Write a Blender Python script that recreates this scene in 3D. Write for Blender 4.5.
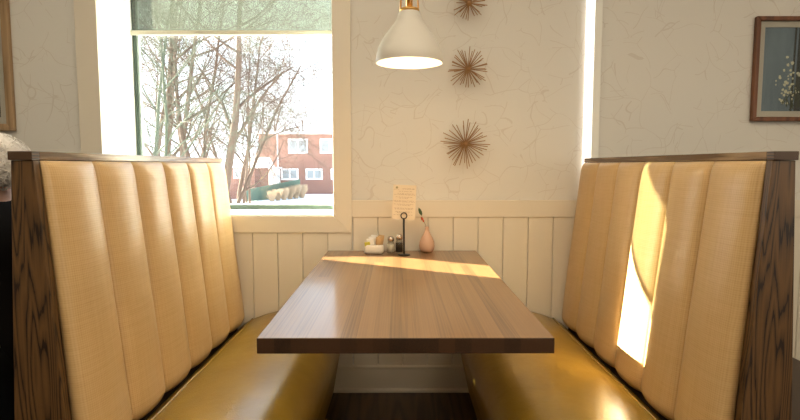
import bpy, bmesh, math, random
from mathutils import Vector, Matrix, noise as mnoise

for o in list(bpy.data.objects): bpy.data.objects.remove(o)
SC = bpy.context.scene
COL = SC.collection
rad = math.radians

# ------------------------------------------------------------------ camera
cam_d = bpy.data.cameras.new('camera'); cam = bpy.data.objects.new('camera', cam_d); COL.objects.link(cam)
cam_d.sensor_width = 36.0; cam_d.lens = 545 / 800 * 36
cam.location = (0, -2.83, 1.205)
cam.rotation_euler = (rad(90) - math.atan(45 / 545), 0, -2 / 545)
cam_d.clip_end = 500; cam_d.clip_start = 0.02
SC.camera = cam

# ------------------------------------------------------------------ world, sun, room lights, exposure
SC.view_settings.view_transform = 'Standard'; SC.view_settings.look = 'None'
SC.view_settings.gamma = 1.0; SC.view_settings.use_curve_mapping = False
SC.view_settings.exposure = 0.12
w = bpy.data.worlds.new('sky'); SC.world = w; w.use_nodes = True
nt = w.node_tree; nt.nodes.clear()
wo = nt.nodes.new('ShaderNodeOutputWorld'); wb = nt.nodes.new('ShaderNodeBackground')
wt = nt.nodes.new('ShaderNodeTexCoord'); ws = nt.nodes.new('ShaderNodeSeparateXYZ'); wr = nt.nodes.new('ShaderNodeValToRGB')
nt.links.new(wt.outputs['Generated'], ws.inputs[0]); nt.links.new(ws.outputs['Z'], wr.inputs[0])
wr.color_ramp.elements[0].position = 0.0; wr.color_ramp.elements[0].color = (0.86, 0.93, 1.0, 1)
wr.color_ramp.elements[1].position = 0.9; wr.color_ramp.elements[1].color = (0.62, 0.78, 1.0, 1)
nt.links.new(wr.outputs[0], wb.inputs[0]); nt.links.new(wb.outputs[0], wo.inputs[0])
wb.inputs[1].default_value = 3.0

sun_d = bpy.data.lights.new('sun', 'SUN'); sun = bpy.data.objects.new('sun', sun_d); COL.objects.link(sun)
AZ, EL = rad(30.0), rad(26.0)
sdir = Vector((math.cos(AZ) * math.cos(EL), -math.sin(AZ) * math.cos(EL), -math.sin(EL)))
sun.rotation_euler = sdir.to_track_quat('-Z', 'Y').to_euler()
sun.location = (-12, 9, 9)
sun_d.energy = 64; sun_d.angle = rad(0.5); sun_d.color = (1.0, 0.90, 0.72)

def area(name, loc, target, sx, sy, e, col):
    d = bpy.data.lights.new(name, 'AREA'); d.shape = 'RECTANGLE'; d.size = sx; d.size_y = sy; d.energy = e; d.color = col
    o = bpy.data.objects.new(name, d); COL.objects.link(o); o.location = loc
    o.rotation_euler = (Vector(target) - Vector(loc)).to_track_quat('-Z', 'Y').to_euler()
    return o
area('ceiling_glow', (0.2, -3.0, 2.85), (0.2, -3.0, 0), 5.0, 3.4, 92, (1.0, 0.83, 0.59))
area('room_daylight', (3.3, -4.2, 1.7), (-0.9, -0.6, 0.9), 2.0, 1.6, 22, (1.0, 0.90, 0.76))  # added fill lamp from the right, no window modelled there

# ------------------------------------------------------------------ mesh helpers
def mesh_obj(name, bm, mat=None, parent=None, smooth=False, bevel=0, seg=2, loc=None):
    me = bpy.data.meshes.new(name); bmesh.ops.recalc_face_normals(bm, faces=bm.faces[:])
    bm.to_mesh(me); bm.free()
    o = bpy.data.objects.new(name, me); COL.objects.link(o)
    if mat: 
        for m in (mat if isinstance(mat, (list, tuple)) else [mat]): me.materials.append(m)
    if smooth:
        for p in me.polygons: p.use_smooth = True
    if parent is not None:
        o.parent = parent
        # meshes are written in world coordinates of the thing; shift into the parent's frame
        if loc is None:
            me.transform(Matrix.Translation(-parent_loc(parent)))
    if loc is not None: o.location = loc
    if bevel:
        md = o.modifiers.new('bevel', 'BEVEL'); md.width = bevel; md.segments = seg; md.limit_method = 'ANGLE'; md.angle_limit = rad(40)
        if smooth is False:
            for p in me.polygons: p.use_smooth = True
            wn = o.modifiers.new('wn', 'WEIGHTED_NORMAL'); wn.keep_sharp = True
    return o
def parent_loc(p):
    v = Vector((0, 0, 0))
    while p is not None: v += p.location; p = p.parent
    return v
def thing(name, label, cat, loc=(0, 0, 0), group=None):
    o = bpy.data.objects.new(name, None); COL.objects.link(o); o.location = loc; o.empty_display_size = .05
    o['label'] = label; o['category'] = cat
    if group: o['group'] = group
    return o
def tag(o, label, cat, group=None, kind=None):
    if label: o['label'] = label
    if cat: o['category'] = cat
    if group: o['group'] = group
    if kind: o['kind'] = kind
    return o
def struct(name, bm, mat, **k):
    o = mesh_obj(name, bm, mat, **k); o['kind'] = 'structure'; return o
def box(bm, x0, x1, y0, y1, z0, z1, mi=0):
    vs = [bm.verts.new((x, y, z)) for x in (x0, x1) for y in (y0, y1) for z in (z0, z1)]
    for f in ((0, 1, 3, 2), (4, 6, 7, 5), (0, 4, 5, 1), (2, 3, 7, 6), (0, 2, 6, 4), (1, 5, 7, 3)):
        fc = bm.faces.new([vs[i] for i in f]); fc.material_index = mi
    return vs
def nb(): return bmesh.new()
def boxes(*args):
    bm = nb()
    for a in args: box(bm, *a)
    return bm
def prism_y(bm, pts, y0, y1):          # polygon in (x,z) pushed along y
    a = [bm.verts.new((x, y0, z)) for x, z in pts]; b = [bm.verts.new((x, y1, z)) for x, z in pts]
    n = len(pts); bm.faces.new(a); bm.faces.new(b[::-1])
    for i in range(n): bm.faces.new((a[i], a[(i + 1) % n], b[(i + 1) % n], b[i]))
def tube(bm, pts, rs, n=8, cap=True):
    pts = [Vector(p) for p in pts]
    if not isinstance(rs, (list, tuple)): rs = [rs] * len(pts)
    prev = None; up = Vector((0, 0, 1)); rings = []
    for i, p in enumerate(pts):
        d = (pts[min(i + 1, len(pts) - 1)] - pts[max(i - 1, 0)])
        if d.length < 1e-9: d = Vector((0, 0, 1))
        d.normalize()
        if prev is None:
            a = d.cross(up) if abs(d.z) < .9 else d.cross(Vector((1, 0, 0)))
        else:
            a = prev - d * prev.dot(d)
        a.normalize(); prev = a; b = d.cross(a)
        rings.append([bm.verts.new(p + (a * math.cos(t) + b * math.sin(t)) * rs[i]) for t in [2 * math.pi * k / n for k in range(n)]])
    for r, s in zip(rings, rings[1:]):
        for k in range(n): bm.faces.new((r[k], r[(k + 1) % n], s[(k + 1) % n], s[k]))
    if cap:
        bm.faces.new(rings[0][::-1]); bm.faces.new(rings[-1])
def lathe(bm, prof, c=(0, 0, 0), n=40, close=True, sx=1, sy=1):
    c = Vector(c); rings = []
    for r, z in prof:
        if r < 1e-6: rings.append([bm.verts.new(c + Vector((0, 0, z)))])
        else: rings.append([bm.verts.new(c + Vector((sx * r * math.cos(2 * math.pi * k / n), sy * r * math.sin(2 * math.pi * k / n), z))) for k in range(n)])
    for r, s in zip(rings, rings[1:]):
        if len(r) == 1 and len(s) == 1: continue
        for k in range(n):
            if len(r) == 1: bm.faces.new((r[0], s[(k + 1) % n], s[k]))
            elif len(s) == 1: bm.faces.new((r[k], r[(k + 1) % n], s[0]))
            else: bm.faces.new((r[k], r[(k + 1) % n], s[(k + 1) % n], s[k]))
def copy_tree(o, parent=None):
    c = o.copy(); COL.objects.link(c); c.parent = parent
    for ch in list(o.children): copy_tree(ch, c)
    return c

# ------------------------------------------------------------------ material helpers
def mat(name, col=(.8, .8, .8), rough=.5, metal=0, spec=.5, **k):
    m = bpy.data.materials.new(name); m.use_nodes = True
    b = m.node_tree.nodes['Principled BSDF']
    b.inputs['Base Color'].default_value = (*col, 1); b.inputs['Roughness'].default_value = rough
    b.inputs['Metallic'].default_value = metal; b.inputs['Specular IOR Level'].default_value = spec
    for a, v in k.items(): b.inputs[a.replace('_', ' ')].default_value = v
    return m
class N:
    def __init__(s, m): s.m = m; s.t = m.node_tree; s.b = s.t.nodes['Principled BSDF']
    def new(s, ty, **k):
        n = s.t.nodes.new('ShaderNode' + ty)
        for a, v in k.items():
            if a.startswith('i_'): n.inputs[a[2:].replace('_', ' ')].default_value = v
            else: setattr(n, a, v)
        return n
    def link(s, a, b): s.t.links.new(a, b)
    def coord(s, scale=(1, 1, 1), loc=(0, 0, 0), rot=(0, 0, 0)):
        tc = s.new('TexCoord'); mp = s.new('Mapping'); s.link(tc.outputs['Object'], mp.inputs[0])
        mp.inputs['Scale'].default_value = scale; mp.inputs['Location'].default_value = loc; mp.inputs['Rotation'].default_value = rot
        return mp.outputs[0]
    def math(s, op, a, b=None, c=None):
        n = s.new('Math', operation=op)
        for i, v in enumerate((a, b, c)):
            if v is None: continue
            if isinstance(v, (int, float)): n.inputs[i].default_value = v
            else: s.link(v, n.inputs[i])
        return n.outputs[0]
    def ramp(s, fac, stops):
        r = s.new('ValToRGB'); s.link(fac, r.inputs[0]); e = r.color_ramp.elements
        while len(e) < len(stops): e.new(.5)
        for el, (p, c) in zip(e, stops): el.position = p; el.color = (*c, 1)
        return r.outputs[0]
    def mix(s, fac, a, b, mode='MIX'):
        n = s.new('MixRGB', blend_type=mode)
        for i, v in enumerate((fac, a, b)):
            if isinstance(v, (int, float)): n.inputs[i].default_value = v
            elif isinstance(v, tuple): n.inputs[i].default_value = (*v, 1)
            else: s.link(v, n.inputs[i])
        return n.outputs[0]
    def noise(s, vec, scale, detail=3, rough=.5):
        n = s.new('TexNoise'); s.link(vec, n.inputs['Vector']); n.inputs['Scale'].default_value = scale
        n.inputs['Detail'].default_value = detail; n.inputs['Roughness'].default_value = rough
        return n.outputs[0]
    def color(s, c): s.link(c, s.b.inputs['Base Color'])
    def bump(s, h, strength=.3, dist=.002):
        n = s.new('Bump'); n.inputs['Strength'].default_value = strength; n.inputs['Distance'].default_value = dist
        s.link(h, n.inputs['Height']); s.link(n.outputs[0], s.b.inputs['Normal'])

def grain_wood(name, light, dark, along='z', scale=9.0, lines=11.0, rough=.4, dens=.5):
    m = mat(name, light, rough); n = N(m)
    st = {'x': (.06, 1, 1), 'y': (1, .06, 1), 'z': (1, 1, .07)}[along]
    v = n.coord(scale=tuple(a * scale for a in st))
    a = n.noise(v, 1.0, 2, .45)
    k = n.math('FRACT', n.math('MULTIPLY', a, lines))
    tri = n.math('ABSOLUTE', n.math('SUBTRACT', k, .5))
    st2 = {'x': (6, 260, 260), 'y': (260, 6, 260), 'z': (260, 260, 6)}[along]
    fine = n.noise(n.coord(scale=st2), 1.0, 2, .6)
    t = n.math('ADD', n.math('MULTIPLY', tri, 1.6), n.math('MULTIPLY', n.math('SUBTRACT', fine, .5), .9))
    mid = tuple((p + q) / 2 for p, q in zip(light, dark))
    n.color(n.ramp(t, [(.0, dark), (.18 * dens * 2, dark), (.36 * dens * 2, mid), (.75, light)]))
    n.bump(t, .15, .001)
    return m

# ------------------------------------------------------------------ materials
def wallpaper():
    m = mat('wallpaper', (.62, .56, .49), .75); n = N(m)
    base = (.75, .735, .69); lines = None
    for i, (sc, off) in enumerate(((6.0, 0), (8.5, 3.7), (4.5, 9.1), (7.2, 14.4))):
        v = n.coord(scale=(sc * .8, sc * .8, sc * .8), loc=(off, off * .7, off * 1.3), rot=(0, rad(37 * i), 0))
        wn = n.new('TexNoise'); n.link(v, wn.inputs['Vector']); wn.inputs['Scale'].default_value = .8; wn.inputs['Detail'].default_value = 1
        ad = n.new('VectorMath', operation='MULTIPLY_ADD'); n.link(wn.outputs[1], ad.inputs[0]); ad.inputs[1].default_value = (1.1, 1.1, 1.1); n.link(v, ad.inputs[2])
        vo = n.new('TexVoronoi', feature='DISTANCE_TO_EDGE'); n.link(ad.outputs[0], vo.inputs['Vector']); vo.inputs['Scale'].default_value = .75
        ln = n.math('LESS_THAN', vo.outputs['Distance'], .0050 * sc / 6)
        mask = n.math('GREATER_THAN', n.noise(v, 1.1, 1), .50)
        l = n.math('MULTIPLY', ln, mask)
        lines = l if lines is None else n.math('MAXIMUM', lines, l)
    wear = n.noise(n.coord(), 2.0, 2)
    c = n.mix(wear, base, tuple(a * .96 for a in base))
    n.color(n.mix(n.math('MULTIPLY', lines, .27), c, (.44, .36, .28)))
    n.bump(lines, .12, .001)
    return m
M = {}
M['wallpaper'] = wallpaper()
M['white_paint'] = mat('cream_satin_paint', (.78, .72, .61), .38)
M['reveal_paint'] = mat('white_reveal_paint', (.86, .87, .83), .45)
M['ceiling'] = mat('ceiling_white', (.82, .79, .74), .8)
M['groove'] = mat('groove_shadow_line', (.30, .22, .13), .8)
M['floor'] = grain_wood('dark_walnut_floor', (.085, .042, .02), (.03, .014, .007), 'y', 7, 8, .35)
M['booth_wood'] = grain_wood('stained_ash', (.125, .063, .020), (.014, .006, .002), 'z', 14, 17, .42, .24)
M['cap_wood'] = grain_wood('cap_ash', (.30, .20, .11), (.12, .07, .035), 'y', 16, 6, .20)
M['end_grain'] = mat('dark_end_grain', (.035, .017, .008), .45)
n = N(M['end_grain']); _w = n.new('TexWave'); n.link(n.coord(scale=(60, 60, 60), rot=(0, .6, 0)), _w.inputs['Vector']); _w.inputs['Scale'].default_value = 1.2; _w.inputs['Distortion'].default_value = 1
n.color(n.ramp(_w.outputs[1], [(.2, (.025, .012, .006)), (.8, (.10, .05, .022))]))

def table_mat(name, light, dark, edge):
    m = mat(name, light, .36); n = N(m)
    tc = n.new('TexCoord'); sp = n.new('SeparateXYZ'); n.link(tc.outputs['Object'], sp.inputs[0])
    st = n.math('FLOOR', n.math('DIVIDE', sp.outputs[0], .0425))
    seg = n.math('FLOOR', n.math('ADD', n.math('DIVIDE', sp.outputs[1], 2.9), n.math('MULTIPLY', st, .377)))
    cb = n.new('CombineXYZ'); n.link(st, cb.inputs[0])
    if edge: cb.inputs[1].default_value = 3
    else: n.link(seg, cb.inputs[1])
    wn = n.new('TexWhiteNoise', noise_dimensions='3D'); n.link(cb.outputs[0], wn.inputs['Vector'])
    rnd = wn.outputs['Value']
    ad = n.new('VectorMath', operation='MULTIPLY_ADD'); n.link(wn.outputs['Color'], ad.inputs[0]); ad.inputs[1].default_value = (7, 7, 7); n.link(tc.outputs['Object'], ad.inputs[2])
    mp = n.new('Mapping'); n.link(ad.outputs[0], mp.inputs[0]); mp.inputs['Scale'].default_value = (34, .30, 34) if not edge else (60, 60, 60)
    a = n.noise(mp.outputs[0], 1.0, 2, .5)
    tri = n.math('ABSOLUTE', n.math('SUBTRACT', n.math('FRACT', n.math('MULTIPLY', a, 10)), .5))
    t = n.math('ADD', n.math('MULTIPLY', tri, .65 if not edge else .5), n.math('MULTIPLY', rnd, .62 if not edge else .7))
    mid = tuple((p * .6 + q * .4) for p, q in zip(light, dark))
    n.color(n.ramp(t, [(.02, dark), (.35, mid), (.95, light)]))
    n.b.inputs['Coat Weight'].default_value = .15 if edge else .65; n.b.inputs['Coat Roughness'].default_value = .14
    n.bump(tri, .04, .0006)
    return m
M['table_top'] = table_mat('butcher_block_oak', (.30, .155, .058), (.135, .064, .022), False)
M['table_edge'] = table_mat('butcher_block_end_grain', (.065, .028, .011), (.010, .005, .002), True)  # dark end grain, deepened further by shade put into its colour

def fabric():
    m = mat('woven_tan_vinyl', (.66, .45, .24), .36, spec=.6); n = N(m)
    tc = n.new('TexCoord'); 
    nz = n.new('TexNoise'); n.link(tc.outputs['Object'], nz.inputs['Vector']); nz.inputs['Scale'].default_value = 9; nz.inputs['Detail'].default_value = 3
    ad = n.new('VectorMath', operation='MULTIPLY_ADD'); n.link(nz.outputs[1], ad.inputs[0]); ad.inputs[1].default_value = (.006, .006, .006); n.link(tc.outputs['Object'], ad.inputs[2])
    sp = n.new('SeparateXYZ'); n.link(ad.outputs[0], sp.inputs[0])
    def band(o, p): return n.math('MULTIPLY_ADD', n.math('SINE', n.math('MULTIPLY', o, 2 * math.pi / p)), .5, .5)
    h = n.math('MULTIPLY', band(sp.outputs[1], .0062), .5); v = n.math('MULTIPLY', band(sp.outputs[2], .0062), .5)
    g = n.math('ADD', h, v)
    sl1 = n.noise(n.coord(scale=(5, 160, 6)), 1.0, 2, .6); sl2 = n.noise(n.coord(scale=(5, 6, 160)), 1.0, 2, .6)
    t = n.math('ADD', n.math('MULTIPLY', g, .38), n.math('MULTIPLY', n.math('ADD', sl1, sl2), .42))
    n.color(n.ramp(t, [(.15, (.42, .25, .095)), (.5, (.565, .37, .165)), (.9, (.64, .45, .23))]))
    n.bump(t, .35, .0012)
    return m
M['fabric'] = fabric()
def leather():
    m = mat('mustard_vinyl', (.36, .235, .035), .30, spec=.5); n = N(m)
    c = n.noise(n.coord(), 6, 4, .6)
    n.color(n.ramp(c, [(.3, (.27, .165, .018)), (.7, (.36, .225, .03))]))
    v = n.new('TexVoronoi'); n.link(n.coord(), v.inputs['Vector']); v.inputs['Scale'].default_value = 260
    n.bump(n.math('ADD', v.outputs[0], n.math('MULTIPLY', n.noise(n.coord(), 25, 3), 2.5)), .22, .002)
    return m
M['leather'] = leather()
M['leather'].node_tree.nodes['Principled BSDF'].inputs['Coat Weight'].default_value = .35
M['leather'].node_tree.nodes['Principled BSDF'].inputs['Coat Roughness'].default_value = .22
M['brass'] = mat('brushed_brass', (.78, .47, .16), .3, 1.0)
M['bronze'] = mat('antique_brass_rod', (.34, .19, .08), .45, .35)
M['shade_white'] = mat('white_enamel', (.66, .63, .57), .35)
M['black'] = mat('black_powdercoat', (.015, .014, .013), .45)
M['dark_cloth'] = mat('black_knit', (.006, .005, .005), .95, spec=.15)
M['hair'] = mat('white_grey_hair', (.72, .69, .66), .7)
M['skin'] = mat('skin', (.62, .36, .27), .5)
M['green_frame'] = mat('green_aluminium', (.055, .085, .065), .4, .3)
M['blind_bar'] = mat('blind_bar_cream', (.60, .56, .44), .5)
M['ceramic'] = mat('white_ceramic', (.80, .76, .68), .2)
M['steel'] = mat('polished_steel', (.62, .56, .5), .18, 1)
M['pink'] = mat('blush_glaze', (.66, .42, .30), .25)
M['snow'] = mat('snow', (.86, .88, .92), .8)
M['bark'] = mat('bare_bark', (.10, .066, .046), .85)
M['bark_green'] = mat('lichen_bark', (.065, .078, .05), .85)
M['fence_green'] = mat('green_windscreen', (.08, .13, .10), .8)
M['grass_dry'] = mat('dry_reed_grass', (.50, .38, .26), .9)
M['trim_white'] = mat('exterior_white_trim', (.80, .80, .78), .6)
M['siding'] = mat('pale_siding', (.66, .67, .64), .7)
M['frame_brown'] = grain_wood('mahogany_frame', (.20, .075, .03), (.10, .035, .014), 'z', 12, 5, .35)
M['frame_light'] = grain_wood('pale_oak_frame', (.40, .27, .15), (.28, .18, .09), 'z', 12, 5, .45)
M['mat_board'] = mat('mat_board', (.52, .47, .42), .85)

def brick():
    m = mat('red_brick', (.4, .16, .1), .85); n = N(m)
    tc = n.new('TexCoord'); sp = n.new('SeparateXYZ'); n.link(tc.outputs['Object'], sp.inputs[0])
    cb = n.new('CombineXYZ'); n.link(n.math('ADD', sp.outputs[0], sp.outputs[1]), cb.inputs[0]); n.link(sp.outputs[2], cb.inputs[1])
    b = n.new('TexBrick'); n.link(cb.outputs[0], b.inputs['Vector']); b.inputs['Scale'].default_value = 1
    b.inputs['Brick Width'].default_value = .30; b.inputs['Row Height'].default_value = .11; b.inputs['Mortar Size'].default_value = .012
    b.inputs['Color1'].default_value = (.22, .085, .055, 1); b.inputs['Color2'].default_value = (.28, .12, .08, 1); b.inputs['Mortar'].default_value = (.36, .28, .24, 1)
    n.color(b.outputs[0]); return m
M['brick'] = brick()
def glass_pane(name, tint=(1, 1, 1), refl=.06):
    m = bpy.data.materials.new(name); m.use_nodes = True; t = m.node_tree; t.nodes.clear()
    o = t.nodes.new('ShaderNodeOutputMaterial'); tr = t.nodes.new('ShaderNodeBsdfTransparent'); tr.inputs[0].default_value = (*tint, 1)
    gl = t.nodes.new('ShaderNodeBsdfGlossy'); gl.inputs['Roughness'].default_value = .02
    lf = t.nodes.new('ShaderNodeLayerWeight'); p5 = t.nodes.new('ShaderNodeMath'); p5.operation = 'POWER'; p5.inputs[1].default_value = 5
    lw = t.nodes.new('ShaderNodeMath'); lw.operation = 'MULTIPLY_ADD'; lw.inputs[1].default_value = .6; lw.inputs[2].default_value = refl * .5
    t.links.new(lf.outputs['Facing'], p5.inputs[0]); t.links.new(p5.outputs[0], lw.inputs[0])
    mx = t.nodes.new('ShaderNodeMixShader')
    t.links.new(lw.outputs[0], mx.inputs[0]); t.links.new(tr.outputs[0], mx.inputs[1]); t.links.new(gl.outputs[0], mx.inputs[2]); t.links.new(mx.outputs[0], o.inputs[0])
    return m
M['glass'] = glass_pane('window_glass', (.97, .985, .975))
M['dark_glass'] = mat('far_window_glass', (.30, .33, .34), .08)
def blind_mat():
    m = bpy.data.materials.new('solar_screen_cloth'); m.use_nodes = True; t = m.node_tree; t.nodes.clear()
    o = t.nodes.new('ShaderNodeOutputMaterial'); tr = t.nodes.new('ShaderNodeBsdfTransparent'); tr.inputs[0].default_value = (.95, .99, .90, 1)
    tl = t.nodes.new('ShaderNodeBsdfTranslucent'); tl.inputs[0].default_value = (.09, .097, .085, 1)
    df = t.nodes.new('ShaderNodeBsdfDiffuse'); df.inputs[0].default_value = (.24, .25, .22, 1)
    m1 = t.nodes.new('ShaderNodeMixShader'); m1.inputs[0].default_value = .4
    m2 = t.nodes.new('ShaderNodeMixShader'); m2.inputs[0].default_value = .62
    t.links.new(tl.outputs[0], m1.inputs[1]); t.links.new(df.outputs[0], m1.inputs[2])
    t.links.new(tr.outputs[0], m2.inputs[1]); t.links.new(m1.outputs[0], m2.inputs[2]); t.links.new(m2.outputs[0], o.inputs[0])
    return m
M['blind'] = blind_mat()
def emis(name, col, s):
    m = mat(name, (.9, .9, .9), .5); b = m.node_tree.nodes['Principled BSDF']
    b.inputs['Emission Color'].default_value = (*col, 1); b.inputs['Emission Strength'].default_value = s; return m
M['led'] = emis('lit_light_diffuser', (1, .93, .84), 1.7)
M['bulb'] = emis('lit_bulb', (1, .9, .72), 6)

# ------------------------------------------------------------------ the room
X0, X1, Y0, ZC = -4.2, 3.7, -5.6, 2.9
WX0, WX1, WZ0, WZ1, WD = -1.513, -.334, .940, 2.40, .385
struct('floor', boxes((X0 - .2, X1 + .2, Y0 - .2, WD, -.12, 0)), M['floor'])
struct('ceiling', boxes((X0 - .2, X1 + .2, Y0 - .2, WD, ZC, ZC + .12)), M['ceiling'])
# back wall with a deep window opening; reveal faces painted white (material 1)
bm = nb()
box(bm, X0 - .2, WX0, 0, WD, 0, ZC); box(bm, WX1, X1 + .2, 0, WD, 0, ZC)
box(bm, WX0, WX1, 0, WD, 0, WZ0); box(bm, WX0, WX1, 0, WD, WZ1, ZC)
for f in bm.faces:
    c = f.calc_center_median(); nrm = f.normal
    f.normal_update()
    if abs(c.y - WD / 2) < .01 and WX0 - .01 < c.x < WX1 + .01 and WZ0 - .01 < c.z < WZ1 + .01: f.material_index = 1
    if abs(c.x - WX0) < .001 or abs(c.x - WX1) < .001: f.material_index = 1
struct('wall_back', bm, [M['wallpaper'], M['reveal_paint']])
struct('wall_left', boxes((X0 - .2, X0, Y0, 0, 0, ZC)), M['wallpaper'])
struct('wall_right', boxes((X1, X1 + .2, Y0, 0, 0, ZC)), M['wallpaper'])
struct('wall_front', boxes((X0 - .2, X1 + .2, Y0 - .2, Y0, 0, ZC)), M['wallpaper'])

# board wainscot: every board with its own chamfered edges, one surface
G0, GP = -.366, .1305
def boards(x_from, x_to, z0, z1):
    bm = nb(); k = math.floor((x_from - G0) / GP)
    while G0 + k * GP < x_to:
        a = max(G0 + k * GP, x_from); b = min(G0 + (k + 1) * GP, x_to); g = .0014; ch = .0022
        if b - a > .012:
            pts = [(a + g, 0), (b - g, 0), (b - g, -.008), (b - g - ch, -.0105), (a + g + ch, -.0105), (a + g, -.008)]
            vs = [bm.verts.new((x, y, z0)) for x, y in pts]; vt = [bm.verts.new((x, y, z1)) for x, y in pts]
            bm.faces.new(vs); bm.faces.new(vt[::-1])
            for i in range(6): bm.faces.new((vs[i], vs[(i + 1) % 6], vt[(i + 1) % 6], vt[i]))
        k += 1
    return bm
bm = boards(X0, WX0 - .11, .12, .94); b2 = boards(WX0 - .11, WX1 + .094, .12, .86); b3 = boards(WX1 + .094, X1, .12, .94)
for q in (b2, b3):
    me = bpy.data.meshes.new('t'); q.to_mesh(me); q.free(); bm.from_mesh(me)
struct('trim_1', bm, M['white_paint'])
struct('trim_2', boxes((WX1 + .094, X1, -.017, 0, .935, 1.023)), M['white_paint'], bevel=.002)
struct('trim_3', boxes((X0, WX0 - .112, -.017, 0, .935, 1.023)), M['white_paint'], bevel=.002)
bm = nb()
prism_y(bm, [(0, 0), (0, 0)], 0, 0) if False else None
def bb(x0, x1):
    bm = nb(); pts = [(0, 0), (-.026, 0), (-.026, .012), (-.020, .018), (-.016, .022), (-.016, .125), (-.020, .130), (-.020, .138), (-.010, .146), (0, .146)]
    a = [bm.verts.new((x0, y, z)) for y, z in pts]; b = [bm.verts.new((x1, y, z)) for y, z in pts]
    bm.faces.new(a); bm.faces.new(b[::-1])
    for i in range(len(pts)): bm.faces.new((a[i], a[(i + 1) % len(pts)], b[(i + 1) % len(pts)], b[i]))
    return bm
struct('baseboard_back', bb(X0, X1), M['white_paint'])

# window_1: casing, sill, frame, glass
win = bpy.data.objects.new('window_1', None); COL.objects.link(win); win['kind'] = 'structure'; win.location = (WX0, .32, WZ0)
bm = nb()
cz = WZ1 + .094; TL = WX0 - .112; TR = WX1 + .094; TB = WZ0 - .086
def miter(bm, inner, outer, y0, y1):
    (a0, b0, a1, b1), (c0, d0, c1, d1) = inner, outer
    quads = [[(a0, b0), (a1, b0), (c1, d0), (c0, d0)], [(a1, b0), (a1, b1), (c1, d1), (c1, d0)],
             [(a1, b1), (a0, b1), (c0, d1), (c1, d1)], [(a0, b1), (a0, b0), (c0, d0), (c0, d1)]]
    for q in quads: prism_y(bm, q, y0, y1)
miter(bm, (WX0, WZ0, WX1, WZ1), (TL, TB, TR, cz), -.020, 0)
o = mesh_obj('window_casing', bm, M['white_paint'], win, bevel=.0025)
o = mesh_obj('window_sill', boxes((WX0 + .002, WX1 - .002, -.012, .343, WZ0 + .0005, WZ0 + .008)), M['reveal_paint'], win, bevel=.002)
GX0, GX1, GZ0, GZ1 = WX0 + .022, WX1 - .02, WZ0 + .030, WZ1 - .05
bm = nb(); miter(bm, (GX0, GZ0, GX1, GZ1), (WX0 + .002, WZ0 + .001, WX1 - .002, WZ1 - .002), .345, .380)
mesh_obj('window_frame', bm, M['green_frame'], win, bevel=.003)
bm = nb(); miter(bm, (GX0 + .012, GZ0 + .010, GX1 - .012, GZ1 - .012), (GX0, GZ0, GX1, GZ1), .352, .372)
mesh_obj('glazing_bead', bm, mat('pale_bead', (.42, .50, .46), .4, .2), win)
mesh_obj('glass_pane', boxes((GX0 + .010, GX1 - .010, .3605, .3635, GZ0 + .008, GZ1 - .01)), M['glass'], win)

bl = thing('roller_blind', 'sheer pale green roller blind half lowered across the top of the window', 'window blind', (-.93, .315, WZ1))
mesh_obj('blind_cloth', boxes((WX0 + .022, WX1 - .012, .3145, .3155, 1.950, WZ1 - .04)), M['blind'], bl)
bm = nb(); tube(bm, [(WX0 + .028, .314, 2.37), (WX1 - .028, .314, 2.37)], .025, 20)
mesh_obj('roller_tube', bm, M['blind_bar'], bl, smooth=True)
bm = nb(); prism = [( -.006, 0), (.006, 0), (.0075, .004), (.0075, .021), (.005, .025), (-.005, .025), (-.0075, .021), (-.0075, .004)]
a = [bm.verts.new((WX0 + .010, .315 + p, 1.934 + q)) for p, q in prism]; b = [bm.verts.new((WX1 - .006, .315 + p, 1.934 + q)) for p, q in prism]
bm.faces.new(a); bm.faces.new(b[::-1])
for i in range(8): bm.faces.new((a[i], a[(i + 1) % 8], b[(i + 1) % 8], b[i]))
mesh_obj('bottom_bar', bm, M['blind_bar'], bl)

# glowing vertical strip on the wall at the right, of unknown nature
lt = thing('wall_light', 'tall narrow vertical strip light glowing on the wall above the right booth', 'light', (.99, 0, .5))
mesh_obj('light_diffuser', boxes((.953, .992, -.016, -.001, 1.03, 2.88)), M['led'], lt, bevel=.004)
mesh_obj('light_channel', boxes((.9925, 1.030, -.020, -.001, 1.03, 2.88)), M['reveal_paint'], lt, bevel=.002)

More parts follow.
